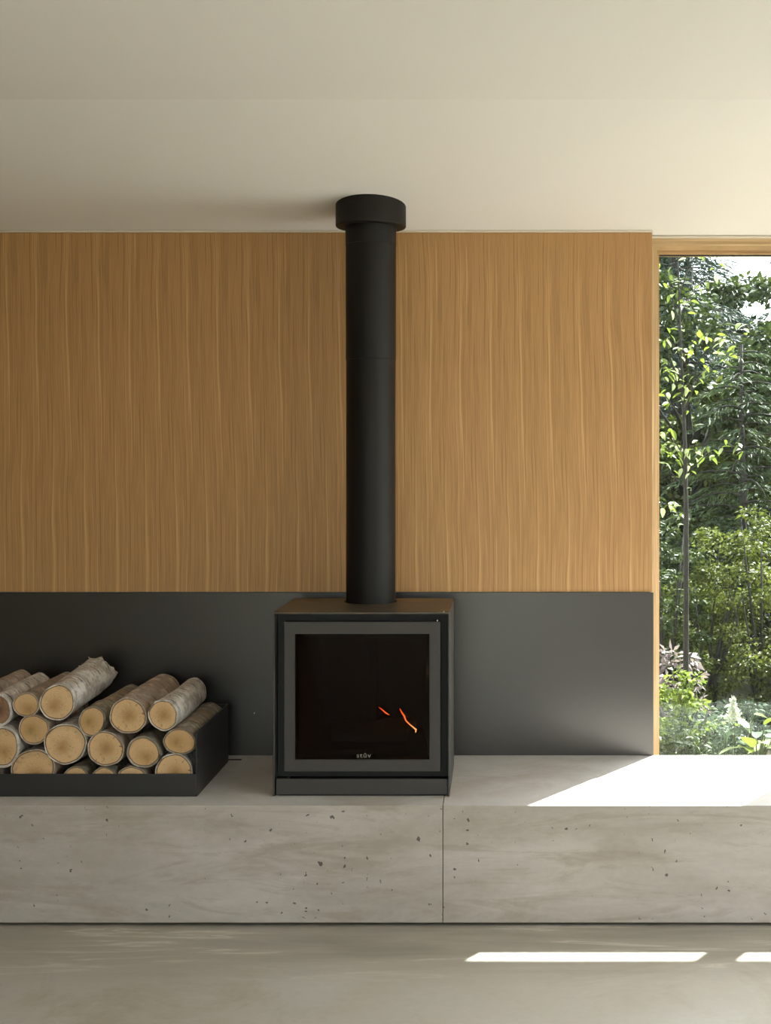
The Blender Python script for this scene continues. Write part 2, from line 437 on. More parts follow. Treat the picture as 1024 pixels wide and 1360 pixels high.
# top plate with a round hole for the flue
PX, PY, PR = -0.4705, -0.270, 0.0920
bm = bmesh.new()
def plate_with_hole(bm, x0, x1, y0, y1, z0, z1, cx, cy_, r, n=64):
    outer, inner = [], []
    for k in range(n):
        a = 2*math.pi*k/n; dx, dy = math.cos(a), math.sin(a)
        t = min([((x1-cx)/dx if dx > 1e-9 else (x0-cx)/dx if dx < -1e-9 else 1e9), ((y1-cy_)/dy if dy > 1e-9 else (y0-cy_)/dy if dy < -1e-9 else 1e9)])
        outer.append((cx+dx*t, cy_+dy*t)); inner.append((cx+dx*r, cy_+dy*r))
    for c_ in ((x0, y0), (x0, y1), (x1, y0), (x1, y1)):      # snap nearest samples to the corners
        i = min(range(n), key=lambda q: (outer[q][0]-c_[0])**2+(outer[q][1]-c_[1])**2); outer[i] = c_
    L = [[bm.verts.new((x, y, z)) for x, y in s] for z in (z0, z1) for s in (outer, inner)]
    ob, ib, ot, it = L
    for k in range(n):
        j = (k+1) % n
        bm.faces.new((ot[k], ot[j], it[j], it[k])); bm.faces.new((ob[j], ob[k], ib[k], ib[j]))
        bm.faces.new((ob[k], ob[j], ot[j], ot[k])); bm.faces.new((ib[j], ib[k], it[k], it[j]))
plate_with_hole(bm, SX0, SX1, SY0, SY1, SZ1-T, SZ1, PX, PY, PR+0.007)
from_bm('top_plate', bm, M['stove_top'], stove, label='brown heat-stained top plate')
bm = bmesh.new(); lathe(bm, PX, PY, [(PR+0.0005, SZ1-0.03), (PR+0.0068, SZ1-0.03), (PR+0.0068, SZ1-0.004), (PR+0.0005, SZ1-0.004)])
from_bm('flue_socket', bm, M['inner_black'], stove)
# front plate of the firebox (recess behind the door)
DX0, DX1, DZ0, DZ1 = -0.7357, -0.1960, 0.4906, 1.0075
OX0, OX1, OZ0, OZ1 = -0.699, -0.233, 0.531, 0.9659
DY = SY0 + 0.006
bm = bmesh.new()
def frame_xz(bm, x0, x1, z0, z1, ox0, ox1, oz0, oz1, y0, y1, bev=0.0):
    A = [(x0, z0), (x1, z0), (x1, z1), (x0, z1)]; B = [(ox0, oz0), (ox1, oz0), (ox1, oz1), (ox0, oz1)]
    V = [[bm.verts.new((x, y, z)) for x, z in s] for y in (y0, y1) for s in (A, B)]
    af, bf, ab, bb = V
    edges = []
    for k in range(4):
        j = (k+1) % 4
        f = bm.faces.new((af[k], af[j], bf[j], bf[k])); bm.faces.new((ab[j], ab[k], bb[k], bb[j]))
        bm.faces.new((af[j], af[k], ab[k], ab[j])); bm.faces.new((bf[k], bf[j], bb[j], bb[k]))
    if bev:
        es = [bm.edges.get((s[k], s[(k+1) % 4])) for s in (af, bf) for k in range(4)]
        bmesh.ops.bevel(bm, geom=es, offset=bev, segments=2, affect='EDGES')
frame_xz(bm, SX0+0.007, SX1-0.007, SZ0+0.055, SZ1-T-0.001, OX0+0.004, OX1-0.004, OZ0+0.004, OZ1-0.004, DY+0.052, DY+0.058)
from_bm('firebox_face', bm, M['inner_black'], stove)
# firebox, open at the front, narrowing to the back
bm = bmesh.new()
fy0, fy1 = DY+0.059, SY1-0.03
A = [(OX0+0.003, OZ0+0.003), (OX1-0.003, OZ0+0.003), (OX1-0.003, OZ1-0.003), (OX0+0.003, OZ1-0.003)]
Bk = [(OX0+0.045, OZ0+0.02), (OX1-0.045, OZ0+0.02), (OX1-0.03, OZ1-0.06), (OX0+0.03, OZ1-0.06)]
a = [bm.verts.new((x, fy0, z)) for x, z in A]; b_ = [bm.verts.new((x, fy1, z)) for x, z in Bk]
for k in range(4): bm.faces.new((a[k], a[(k+1) % 4], b_[(k+1) % 4], b_[k]))
bm.faces.new(b_)
M['firebrick'] = simple('sooty_firebrick', (0.060, 0.032, 0.016), 0.7, vary=0.5, scale=9.0)
fb = from_bm('firebox', bm, M['firebrick'], stove)
xm = (OX0+OX1)/2
box('upright_rib', xm-0.014, xm+0.014, fy1-0.014, fy1-0.001, OZ0+0.05, OZ1-0.065, M['firebrick'], stove, 0.003)  # upright rib up the middle of the firebox back
box('baffle_plate', OX0+0.01, OX1-0.01, fy0+0.02, fy0+0.10, OZ1-0.030, OZ1-0.022, M['stove_front'], stove, 0.002)
box('log_guard', OX0+0.01, OX1-0.01, fy0+0.004, fy0+0.012, OZ0+0.003, OZ0+0.022, M['stove_front'], stove, 0.002)
bm = bmesh.new(); frame_xz(bm, DX0, DX1, DZ0, DZ1, OX0, OX1, OZ0, OZ1, DY, DY+0.051, 0.0012)
door = from_bm('door', bm, M['stove_front'], stove, label='charcoal framed glass door')
box('glass_pane', OX0+0.0006, OX1-0.0006, DY+0.006, DY+0.010, OZ0+0.0006, OZ1-0.0006, M['stove_glass'], door)
cu = bpy.data.curves.new('lettering', 'FONT'); cu.body = 'st\u00fbv'; cu.size = 0.030; cu.extrude = 0.0002
cu.align_x = 'CENTER'; cu.space_character = 1.15; cu.offset = 0.0003
to = bpy.data.objects.new('tmp_text', cu); C.objects.link(to)
me = bpy.data.meshes.new_from_object(to.evaluated_get(bpy.context.evaluated_depsgraph_get()))
bpy.data.objects.remove(to)
lp = px(483, 1006, 4.432)
lx = [v.co.x for v in me.vertices]; k_ = 0.050/(max(lx)-min(lx))
off = Vector(stove.location)
for v in me.vertices:
    c_ = v.co.copy(); v.co = Vector((lp.x + c_.x*k_, DY+0.0052 - c_.z, lp.z + c_.y*k_*0.85)) - off
M['lettering'] = simple('grey_print', (0.20, 0.19, 0.17), 0.6)
me.materials.clear(); link('lettering', me, M['lettering'], door, label='small pale grey lettering on the glass')
box('ash_panel', -0.763, -0.1706, SY0+0.003, SY0+0.022, 0.4117, 0.4646, M['stove_front'], stove, 0.0015)
box('base', -0.755, -0.178, SY0+0.016, SY1-0.01, LZ+0.0002, 0.4110, M['inner_black'], stove)
lt = px(581, 825, 4.46)
bm = bmesh.new(); tube(bm, [(lt.x, DY+0.02, lt.z-0.004), (lt.x, DY+0.02, lt.z+0.006)], [0.0022, 0.0016], 8)
from_bm('door_pin', bm, M['chrome'], stove, True, label='tiny bright door pin')
sp = px(589.5, 811.8, 4.44)
bm = bmesh.new(); bmesh.ops.create_uvsphere(bm, u_segments=10, v_segments=6, radius=0.0022, matrix=Matrix.Translation((sp.x, SY0+0.02, SZ1+0.0006)))
from_bm('screw_head', bm, M['chrome'], stove, True)

# fire
fl = empty('charred_log', (-0.40, -0.40, OZ0+0.003), 'charred log lying in the fire behind the stove glass', 'log')
bm = bmesh.new(); rr = random.Random(5)
pts = [(-0.60+0.055*i, -0.42+0.012*math.sin(i), 0.585 + 0.004*math.sin(i*2)) for i in range(6)]
tube(bm, pts, [0.034, 0.038, 0.036, 0.037, 0.035, 0.030], 12)
from_bm('charred_wood', bm, M['firebrick'], fl, True)
bm = bmesh.new()
tube(bm, [(-0.46, -0.37, 0.585), (-0.40, -0.39, 0.600), (-0.33, -0.41, 0.615), (-0.285, -0.42, 0.618)], [0.026, 0.029, 0.028, 0.022], 12)
from_bm('charred_wood', bm, M['firebrick'], fl, True)
def flame(poly, rads, d, label):
    P = [px(x, y, d) for x, y in poly]; root = P[0]
    bm = bmesh.new(); tube(bm, [p - root for p in P], rads, 8, 0.5)
    o = from_bm('flame', bm, M['flame'], None, True, label=label, cat='flame', group='flames in the stove'); o.location = root
flame([(531, 941), (533.5, 946), (537, 951), (539, 957), (544, 962), (549, 966), (552.5, 969), (552, 973)],
      [0.0008, 0.0022, 0.0028, 0.0020, 0.0018, 0.0021, 0.0032, 0.0010], 4.57, 'longer curling orange flame at the right behind the stove glass')
flame([(503, 939), (507, 942), (512, 946.5), (517, 949.5)], [0.0006, 0.0016, 0.0024, 0.0008], 4.57,
      'short faint orange flame at the middle behind the stove glass')

# ------------------------------------------------------------------ flue pipe
flue = empty('flue_pipe', (PX, PY, SZ1), 'tall black flue pipe rising from the stove to the ceiling', 'pipe')
z1, z2, z3 = SZ1-0.02, px(0, 476, 4.70).z, px(0, 321, 4.70).z
def pipe_sec(r, za, zb):
    bm = bmesh.new(); lathe(bm, PX, PY, [(r-0.003, za), (r, za), (r, zb-0.001), (r-0.001, zb), (r-0.003, zb)], 96)
    return from_bm('pipe_section', bm, M['flue'], flue, True)
pipe_sec(PR, z1, z2); pipe_sec(PR+0.0012, z2, z3); pipe_sec(PR+0.0026, z3, 2.46)
bm = bmesh.new(); n = 96; cr = 0.1307; cb = 2.4367
rings = [[], [], [], []]
for k in range(n):
    a = 2*math.pi*k/n; c_, s_ = math.cos(a), math.sin(a)
    rings[0].append(bm.verts.new((PX+0.0955*c_, PY+0.0955*s_, cb)))
    rings[1].append(bm.verts.new((PX+(cr-0.003)*c_, PY+(cr-0.003)*s_, cb)))
    rings[2].append(bm.verts.new((PX+cr*c_, PY+cr*s_, cb+0.003)))
    rings[3].append(bm.verts.new((PX+cr*c_, PY+cr*s_, ceil_z(PY+cr*s_)-0.0006)))
for a, b_ in zip(rings, rings[1:]):
    for k in range(n): bm.faces.new((a[k], a[(k+1) % n], b_[(k+1) % n], b_[k]))
bm.faces.new(rings[3])
from_bm('ceiling_collar', bm, M['flue'], flue, True, label='wide round black collar against the ceiling')
for (sx, sy) in ((489, 469), (505, 311)):
    q = px(sx, sy, 4.684); dx = q.x-PX
    bm = bmesh.new(); bmesh.ops.create_uvsphere(bm, u_segments=10, v_segments=6, radius=0.0028, matrix=Matrix.Translation((q.x, PY-math.sqrt(PR*PR-dx*dx)-0.001, q.z)))
    from_bm('screw_head', bm, M['flue'], flue, True)

# ------------------------------------------------------------------ log holder
BD = 4.42; BXR = (261.5-660)/ (F/BD); BXL = -2.35; BY0 = CY+BD; BY1 = -0.108; BT = 0.005
rack = empty('log_holder', ((BXL+BXR)/2, BY0, LZ), 'low black steel firewood box with a short front lip, left end of the bench', 'log holder')
box('base_plate', BXL, BXR, BY0, BY1, LZ+0.0005, LZ+BT, M['black_metal'], rack)
box('front_lip', BXL+BT, BXR-BT, BY0, BY0+BT, LZ+BT, LZ+0.078, M['black_metal'], rack, 0.0008)
box('side_plate', BXR-BT, BXR, BY0, BY1, LZ+BT, LZ+0.222, M['black_metal'], rack, 0.0008)
box('side_plate', BXL, BXL+BT, BY0, BY1, LZ+BT, LZ+0.222, M['black_metal'], rack, 0.0008)
box('back_plate', BXL+BT, BXR-BT, BY1-BT, BY1, LZ+BT, LZ+0.222, M['black_metal'], rack, 0.0008)

# ------------------------------------------------------------------ firewood
def cut_mat(name, base, heart, seed):
    m, nt, b = new_mat(name)
    co = objco(nt); dn = noise(nt, mapping(nt, co, (1, 1, 1), loc=(seed, seed, seed)), 14.0, 5, 0.65)
    sep = N(nt, 'ShaderNodeSeparateXYZ'); nt.links.new(co, sep.inputs[0])
    hx, hz = 0.012*math.sin(seed*3.1), -0.008+0.008*math.cos(seed*2.3)
    dx = math_(nt, 'SUBTRACT', sep.outputs['X'], hx); dz = math_(nt, 'SUBTRACT', sep.outputs['Z'], hz)
    r = math_(nt, 'SQRT', math_(nt, 'ADD', math_(nt, 'MULTIPLY', dx, dx), math_(nt, 'MULTIPLY', dz, dz)))
    rn = math_(nt, 'ADD', r, math_(nt, 'MULTIPLY', math_(nt, 'SUBTRACT', dn, 0.5), 0.034))
    rings_ = math_(nt, 'ADD', math_(nt, 'MULTIPLY', math_(nt, 'SINE', math_(nt, 'MULTIPLY', rn, 1250.0)), 0.5), 0.5)
    c = ramp(nt, math_(nt, 'MULTIPLY', rn, 14.0), [(0.04, tuple(v*0.75 for v in heart)), (0.18, heart), (0.48, base), (0.80, tuple(v*1.12 for v in base)), (1.0, tuple(v*0.92 for v in base))])
    c = mixc(nt, math_(nt, 'MULTIPLY', rings_, 0.24), c, tuple(v*0.55 for v in heart))
    # saw marks and stains
    saw = noise(nt, mapping(nt, co, (30, 30, 260), rot=(0, seed, 0)), 1.0, 3)
    c = mixc(nt, math_(nt, 'MULTIPLY', saw, 0.22), c, tuple(v*0.7 for v in base))
    blot = noise(nt, mapping(nt, co, (1, 1, 1), loc=(seed*2, 0, seed)), 45.0, 5, 0.7)
    c = mixc(nt, ramp(nt, blot, [(0.56, 0.0), (0.72, 0.45)]), c, tuple(v*0.5 for v in heart))
    # radial cracks
    ang = math_(nt, 'ARCTAN2', dz, dx)
    cv = N(nt, 'ShaderNodeCombineXYZ')
    nt.links.new(math_(nt, 'ADD', math_(nt, 'MULTIPLY', ang, 2.2), math_(nt, 'MULTIPLY', dn, 1.2)), cv.inputs[0]); cv.inputs[1].default_value = seed
    nt.links.new(math_(nt, 'MULTIPLY', r, 18.0), cv.inputs[2])
    cr_ = noise(nt, cv.outputs[0], 1.6, 1, 0.5)
    crack = math_(nt, 'MULTIPLY', ramp(nt, math_(nt, 'ABSOLUTE', math_(nt, 'SUBTRACT', cr_, 0.5)), [(0.0, 1.0), (0.018, 0.0)]), ramp(nt, noise(nt, mapping(nt, co, loc=(seed, 3, 1)), 26.0, 2), [(0.5, 0.0), (0.6, 0.8)]))
    c = mixc(nt, crack, c, (0.07, 0.035, 0.015))
    nt.links.new(c, b.inputs['Base Color']); b.inputs['Roughness'].default_value = 0.75
    bump(nt, math_(nt, 'SUBTRACT', math_(nt, 'ADD', saw, rings_), crack), b, 0.3, 0.0012)
    return m
def bark_mat(name, pale, dark, amount, seed):
    m, nt, b = new_mat(name)
    co = objco(nt)
    len_ = noise(nt, mapping(nt, co, (14, 75, 14), loc=(seed, seed, 0)), 1.0, 5, 0.65)
    blot = noise(nt, mapping(nt, co, (1, 0.7, 1), loc=(seed, 0, 4)), 16.0, 6, 0.7)
    fine = noise(nt, mapping(nt, co, (60, 260, 60)), 1.0, 3, 0.6)
    c = mixc(nt, fine, tuple(v*0.80 for v in pale), pale)
    c = mixc(nt, ramp(nt, blot, [(0.5-amount, 0.75), (0.62-amount*0.5, 0.0)]), c, dark)
    c = mixc(nt, ramp(nt, len_, [(0.565, 0.0), (0.61, 0.9)]), c, tuple(v*0.35 for v in dark))
    warm = noise(nt, mapping(nt, co, loc=(0, seed, 9)), 9.0, 3)
    c = mixc(nt, ramp(nt, warm, [(0.52, 0.0), (0.75, 0.5)]), c, (0.42, 0.25, 0.14))
    nt.links.new(c, b.inputs['Base Color']); b.inputs['Roughness'].default_value = 0.75
    bump(nt, math_(nt, 'ADD', math_(nt, 'MULTIPLY', blot, 1.5), len_), b, 0.7, 0.003)
    return m
cuts = [cut_mat('cut_end_%d' % i, (0.72-0.03*i, 0.47-0.028*i, 0.25-0.02*i), (0.50, 0.27+0.01*i, 0.11), 1.7+i*1.3) for i in range(4)]
cuts.append(cut_mat('cut_end_dark', (0.30, 0.165, 0.09), (0.17, 0.08, 0.04), 8.0))
barks = [bark_mat('bark_white', (0.86, 0.80, 0.75), (0.34, 0.28, 0.23), 0.06, 1.0),
         bark_mat('bark_pinkish', (0.70, 0.58, 0.49), (0.26, 0.19, 0.14), 0.03, 2.0),
         bark_mat('bark_grey', (0.55, 0.49, 0.40), (0.14, 0.115, 0.08), -0.01, 3.0)]

M['cambium'] = simple('dark_inner_bark', (0.13, 0.07, 0.035), 0.8, vary=0.4, scale=40)
def make_log(name_seed, cx, cyp, rx, ry, L, bark, cut, label, dxb=0.0, dzb=0.0, taper=0.97, y_off=0.010, wild=0.0, bt=1.4):
    rnd = random.Random(name_seed)
    d = BD + 0.006 + y_off; s = F/d
    base = px(cx, cyp, d)
    root = empty('firewood_log', base, label, 'log', 'birch logs in the steel box')
    rxw, rzw = rx/s, ry/s; b_t = bt/s
    n, seg = 36, 14
    ph = [rnd.uniform(0, 6.28) for _ in range(6)]
    bend = (rnd.uniform(-0.004, 0.004), rnd.uniform(-0.003, 0.003))
    def rad(a, t):
        return 1 + 0.035*math.sin(2*a+ph[0]+t*1.5) + 0.022*math.sin(3*a+ph[1]-t*2) + 0.012*math.sin(7*a+ph[2]+t*5) + wild*0.10*max(0, t-0.55)*(math.sin(5*a+ph[3]+9*t)+math.sin(9*a+ph[4]))
    def ctr(t):
        return (dxb*t + bend[0]*math.sin(math.pi*t), dzb*t + bend[1]*math.sin(math.pi*t))
    bm = bmesh.new(); rings = []
    for i in range(seg+1):
        t = i/seg; k_ = 1 + (taper-1)*t; c0, c1 = ctr(t); ring = []
        for q in range(n):
            a = 2*math.pi*q/n; rr_ = rad(a, t)*k_; j = 1 + rnd.uniform(-0.006, 0.006)
            y = L*t
            if i == seg and wild: y += rnd.uniform(-0.03, 0.035)
            if i == seg: y += 0.004*math.sin(2*a+ph[5])
            ring.append(bm.verts.new((c0 + (rxw*rr_ + b_t)*j*math.cos(a), y + (rnd.uniform(-0.0008, 0.0008) if i == 0 else 0), c1 + (rzw*rr_ + b_t)*j*math.sin(a))))
        rings.append(ring)
    inner = [bm.verts.new((rxw*rad(2*math.pi*q/n, 0)*math.cos(2*math.pi*q/n), 0.0006, rzw*rad(2*math.pi*q/n, 0)*math.sin(2*math.pi*q/n))) for q in range(n)]
    deep = [bm.verts.new((v.co.x*0.995, 0.006, v.co.z*0.995)) for v in inner]
    chain = [deep, inner] + rings
    for a_, b_ in zip(chain, chain[1:]):
        for q in range(n): bm.faces.new((a_[q], a_[(q+1) % n], b_[(q+1) % n], b_[q]))
    bmesh.ops.recalc_face_normals(bm, faces=bm.faces)
    me = bpy.data.meshes.new('bark'); bm.to_mesh(me); bm.free()
    me.polygons.foreach_set('use_smooth', [True]*len(me.polygons)); me.set_sharp_from_angle(angle=R(50))
    link('bark', me, barks[bark], root)
    for far in (0, 1):
        bm = bmesh.new(); rr2 = []
        t = far; k_ = 1 + (taper-1)*t; c0, c1 = ctr(t)
        yy = (L-0.004) if far else 0.0016
        for f_ in (0.3, 0.6, 0.95, 0.95 if far else 0.998):
            rr2.append([bm.verts.new((c0 + rxw*k_*f_*rad(2*math.pi*q/n, t)*math.cos(2*math.pi*q/n), yy + rnd.uniform(-0.0003, 0.0003), c1 + rzw*k_*f_*rad(2*math.pi*q/n, t)*math.sin(2*math.pi*q/n))) for q in range(n)])
        cv_ = bm.verts.new((c0, yy, c1))
        for q in range(n): bm.faces.new((cv_, rr2[0][q], rr2[0][(q+1) % n]))
        for a_, b_ in zip(rr2, rr2[1:]):
            for q in range(n): bm.faces.new((a_[q], a_[(q+1) % n], b_[(q+1) % n], b_[q]))
        me = bpy.data.meshes.new('cut_end'); bm.to_mesh(me); bm.free()
        me.materials.append(cuts[cut]); me.materials.append(M['cambium'])
        if not far:
            for q in range(n): me.polygons[len(me.polygons)-1-q].material_index = 1
        link('cut_end', me, None, root)
    # curled flakes of bark at the front rim
    if bark < 2 or wild:
        bm = bmesh.new()
        for _ in range(5 if not wild else 16):
            a = rnd.uniform(0.2, 2.6); t = rnd.choice([0.02, rnd.uniform(0.0, 1.0)]) if not wild else rnd.uniform(0.4, 1.0)
            c0, c1 = ctr(t); k_ = (1 + (taper-1)*t)
            R0 = Vector((c0 + (rxw*rad(a, t)*k_+b_t)*math.cos(a), L*t, c1 + (rzw*rad(a, t)*k_+b_t)*math.sin(a)))
            nr = Vector((math.cos(a), 0, math.sin(a))); tg = Vector((-math.sin(a), 0, math.cos(a)))
            wv, hv = rnd.uniform(0.004, 0.010), rnd.uniform(0.002, 0.005)*(2 if wild else 1)
            P = [R0 - tg*wv*0.5 - nr*0.001, R0 + tg*wv*0.5 - nr*0.001, R0 + tg*wv*0.4 + nr*hv + Vector((0, -0.004, 0)), R0 - tg*wv*0.3 + nr*hv*0.8 + Vector((0, -0.005, 0))]
            vv = [bm.verts.new(p) for p in P] + [bm.verts.new(p + Vector((0, 0.0012, 0))) for p in P]
            for f_ in ((0, 1, 2, 3), (7, 6, 5, 4), (0, 4, 5, 1), (1, 5, 6, 2), (2, 6, 7, 3), (3, 7, 4, 0)): bm.faces.new([vv[i] for i in f_])
        me = bpy.data.meshes.new('bark_flakes'); bm.to_mesh(me); bm.free()
        link('bark_flakes', me, barks[bark], root, kind='stuff')
    return root

logs = [
 # seed, cx, cy, rx, ry, L, bark, cut, label, kwargs
 (1, 44, 1022, 27, 26, .46, 1, 2, 'log with its lower half hidden by the lip, bottom left of the pile', {}),
 (2, 100, 1036, 16, 17, .45, 2, 2, 'small log peeping over the lip under the widest round log', {}),
 (3, 138, 1036.5, 16, 17, .45, 2, 1, 'smallest sliver of a log over the lip, just left of centre of the box front', {}),
 (4, 175, 1035.5, 18, 17, .46, 1, 0, 'log showing a low arc over the lip, between sliver and bottom right log', {}),
 (5, 231.5, 1026.5, 24, 24, .46, 0, 1, 'pale half-hidden log in the bottom right corner of the box', {}),
 (6, 2, 992, 22, 24, .46, 0, 2, 'log cut by the left picture edge in the middle row, thick pale bark ring', {'bt': 3.0}),
 (7, 45, 969, 18.5, 19, .44, 1, 3, 'brownish log second from left in the middle row', {'y_off': .014}),
 (8, 86.5, 988, 26, 26.5, .46, 0, 0, 'widest round log low in the pile, off-centre brown heart', {}),
 (9, 140, 994.5, 22.5, 22, .46, 1, 1, 'round log with a dark centre right of the widest log', {}),
 (10, 190.5, 999, 20.5, 18.5, .45, 2, 2, 'oval log below the gap between the two right top logs', {'bt': 2.2}),
 (11, 238.5, 985, 20.2, 16, .475, 2, 3, 'flattened oval log against the right side plate, grey bark', {'dzb': .002}),
 (12, -1, 943, 14, 18, .46, 0, 4, 'dark brown-faced log at the left picture edge, top of the pile', {'bt': 3.2, 'dxb': -.02}),
 (13, 34.5, 936, 15.5, 15.3, .44, 1, 2, 'small round log in the top row beside the dark-faced one', {}),
 (14, 76, 933, 21.5, 23, .47, 0, 0, 'cracked thick log on top whose ragged far end sticks up highest', {'dzb': .022, 'dxb': -.006, 'wild': 1.0, 'taper': 1.02}),
 (15, 122, 958, 16.2, 18.5, .46, 2, 3, 'upright oval log with grey-brown bark between two taller piles', {'dxb': .004}),
 (16, 170, 951, 22.6, 23, .50, 1, 1, 'large pale log on top, second from the right', {'dzb': .001}),
 (17, 216.5, 950, 18.3, 19, .455, 0, 1, 'whitest birch log, top right of the pile', {}),
 # beyond the left picture edge
 (18, -14, 1037, 17, 17, .45, 2, 1, 'bottom log just outside the left picture edge', {}),
 (19, -62, 1030, 24, 23, .46, 1, 0, 'bottom log two places outside the left picture edge', {}),
 (20, -48, 980, 23, 23, .46, 0, 2, 'middle log outside the left picture edge', {}),
 (21, -112, 1031, 22, 22, .46, 1, 3, 'bottom log third outside the left picture edge', {}),
 (22, -102, 984, 22, 22, .46, 2, 1, 'middle log second outside the left picture edge', {}),
 (23, -38, 936, 17, 18, .46, 1, 0, 'upper log outside the left picture edge', {}),
 (24, -165, 1030, 23, 23, .46, 0, 0, 'bottom log fourth outside the left picture edge', {}),
]
for sd_, cx, cyp, rx, ry, L, bk, ct, lab, kw in logs:
    make_log(sd_, cx, cyp, rx, ry, L, bk, ct, lab, **kw)

# ------------------------------------------------------------------ garden and forest outside
M['soil'] = simple('forest_soil', (0.09, 0.075, 0.045), 0.95, vary=0.5, scale=4.0)
M['grass_ground'] = simple('far_ground', (0.13, 0.14, 0.07), 0.95, vary=0.35, scale=1.0)
M['bounce_terrace'] = simple('sun_bounce_slabs', (0.20, 0.195, 0.18), 0.8, vary=0.08)
M['trunk'] = simple('dark_trunk_bark', (0.022, 0.018, 0.015), 0.9, vary=0.5, scale=20, bmp=0.5)
def gz(x, y):      # outdoor ground height
    return -0.10 + 0.05*max(0, y-2.0) + 0.05*math.sin(x*1.3+y*0.7)*min(1, max(0, y-0.6))
bm = bmesh.new(); nx, ny = 60, 44; xs = np.linspace(-30, 40, nx); ys = 0.5 + (np.linspace(0, 1, ny)**1.6)*45
V = [[bm.verts.new((x, y, gz(x, y))) for x in xs] for y in ys]
for j in range(ny-1):
    for i in range(nx-1): bm.faces.new((V[j][i], V[j][i+1], V[j+1][i+1], V[j+1][i]))
from_bm('forest_ground', bm, M['soil'], None, True, kind='structure')
bm = bmesh.new()
for q in (((-40, -50), (-4.5, -50), (-4.5, 0.5), (-40, 0.5)), ((9, -50), (50, -50), (50, 0.5), (9, 0.5)), ((-4.5, -50), (9, -50), (9, -8.9), (-4.5, -8.9)), ((-4.5, 0.25), (9, 0.25), (9, 0.5), (-4.5, 0.5))):
    bm.faces.new([bm.verts.new((x, y, -0.12)) for x, y in q])
from_bm('lawn', bm, M['grass_ground'], None, kind='structure')

box('bounce_terrace', XR+0.2, 9, -8.9, 0.25, -0.3, -0.06, M['bounce_terrace'], kind='structure')  # unseen paving added to reflect sun up through the right glazing
def leaf_cloud(name, cen, direc, length, width, mat, parent, droop=0.3, rs=None, kind='stuff'):
    """cen (n,3) direc (n,3): one folded four-cornered leaf each, joined to one mesh; parent-local coordinates"""
    n = len(cen); rs = rs or np.random.RandomState(1)
    d = direc / (np.linalg.norm(direc, axis=1, keepdims=True)+1e-9)
    up = rs.normal(size=(n, 3)); up[:, 2] += 1.2
    side = np.cross(d, up); side /= (np.linalg.norm(side, axis=1, keepdims=True)+1e-9)
    nrm = np.cross(side, d)
    L = (length*rs.uniform(0.6, 1.25, n))[:, None]; W = (width*rs.uniform(0.7, 1.2, n))[:, None]
    v = np.empty((n, 4, 3))
    v[:, 0] = cen; v[:, 1] = cen + d*L*0.45 + side*W*0.5 + nrm*W*0.18
    v[:, 2] = cen + d*L - nrm*L*droop*0.5; v[:, 3] = cen + d*L*0.45 - side*W*0.5 + nrm*W*0.18
    me = bpy.data.meshes.new(name)
    me.vertices.add(n*4); me.vertices.foreach_set('co', v.reshape(-1))
    me.loops.add(n*4); me.loops.foreach_set('vertex_index', np.arange(n*4, dtype=np.int32))
    me.polygons.add(n); me.polygons.foreach_set('loop_start', np.arange(0, n*4, 4, dtype=np.int32))
    me.update(calc_edges=True)
    return link(name, me, mat, parent, kind=kind)

LM = {
 'conifer': leaf_mat('conifer_needles', (0.010, 0.022, 0.016), (0.034, 0.062, 0.042), 0.25, 0.4),
 'conifer2': leaf_mat('conifer_needles_light', (0.022, 0.040, 0.014), (0.09, 0.13, 0.05), 0.35, 0.4),
 'olive': leaf_mat('olive_leaves', (0.035, 0.050, 0.008), (0.19, 0.215, 0.045), 0.5, 0.35),
 'lime': leaf_mat('lime_leaves', (0.12, 0.17, 0.02), (0.30, 0.36, 0.08), 0.5, 0.3),
 'deep': leaf_mat('deep_green_leaves', (0.012, 0.024, 0.006), (0.075, 0.10, 0.025), 0.35, 0.35),
 'mauve': leaf_mat('mauve_leaves', (0.16, 0.12, 0.12), (0.36, 0.29, 0.30), 0.3, 0.45),
 'silver': leaf_mat('silvery_leaves', (0.03, 0.055, 0.03), (0.18, 0.23, 0.15), 0.4, 0.4),
}
def shrub(name, label, x, y, h, wdt, n, mat, llen, lwid, seed, cat='shrub', group=None):
    rs = np.random.RandomState(seed); z0 = gz(x, y)
    root = empty(name, (x, y, z0), label, cat, group)
    bm = bmesh.new(); ns = 9; tips = []
    for i in range(ns):
        a = rs.uniform(0, 6.28); r_ = wdt*rs.uniform(0.15, 0.5); hh = h*rs.uniform(0.5, 0.92)
        p1 = Vector((r_*0.35*math.cos(a), r_*0.35*math.sin(a), hh*0.45)); p2 = Vector((r_*math.cos(a), r_*math.sin(a), hh))
        tube(bm, [(0.03*math.cos(a), 0.03*math.sin(a), -0.02), p1, p2], [0.014+0.004*h, 0.009, 0.003], 5)
        tips += [np.array(p1)*0.6+np.array(p2)*0.4, np.array(p2), np.array(p1)*0.9]
    from_bm_local('stems', bm, M['trunk'], root)
    nc = 46
    cc = rs.normal(size=(nc, 3)); cc /= np.linalg.norm(cc, axis=1, keepdims=True)
    cc = cc*rs.uniform(0.35, 1.0, (nc, 1))**0.5*np.array([wdt*0.5, wdt*0.5, h*0.46]) + np.array([0, 0, h*0.52])
    cs = rs.uniform(0.08, 0.17, nc)*wdt
    k = rs.randint(0, nc, n); off_ = rs.normal(size=(n, 3)); off_ /= np.linalg.norm(off_, axis=1, keepdims=True)
    P = cc[k] + off_*cs[k][:, None]*rs.uniform(0.4, 1.1, (n, 1))*np.array([1, 1, 0.62])
    P[:, 2] = np.maximum(P[:, 2], 0.01)
    dd = off_ + rs.normal(size=(n, 3))*0.5; dd[:, 2] = dd[:, 2]*0.5 - 0.15
    leaf_cloud('foliage', P, dd, llen, lwid, LM[mat], root, 0.35, rs)
    return root
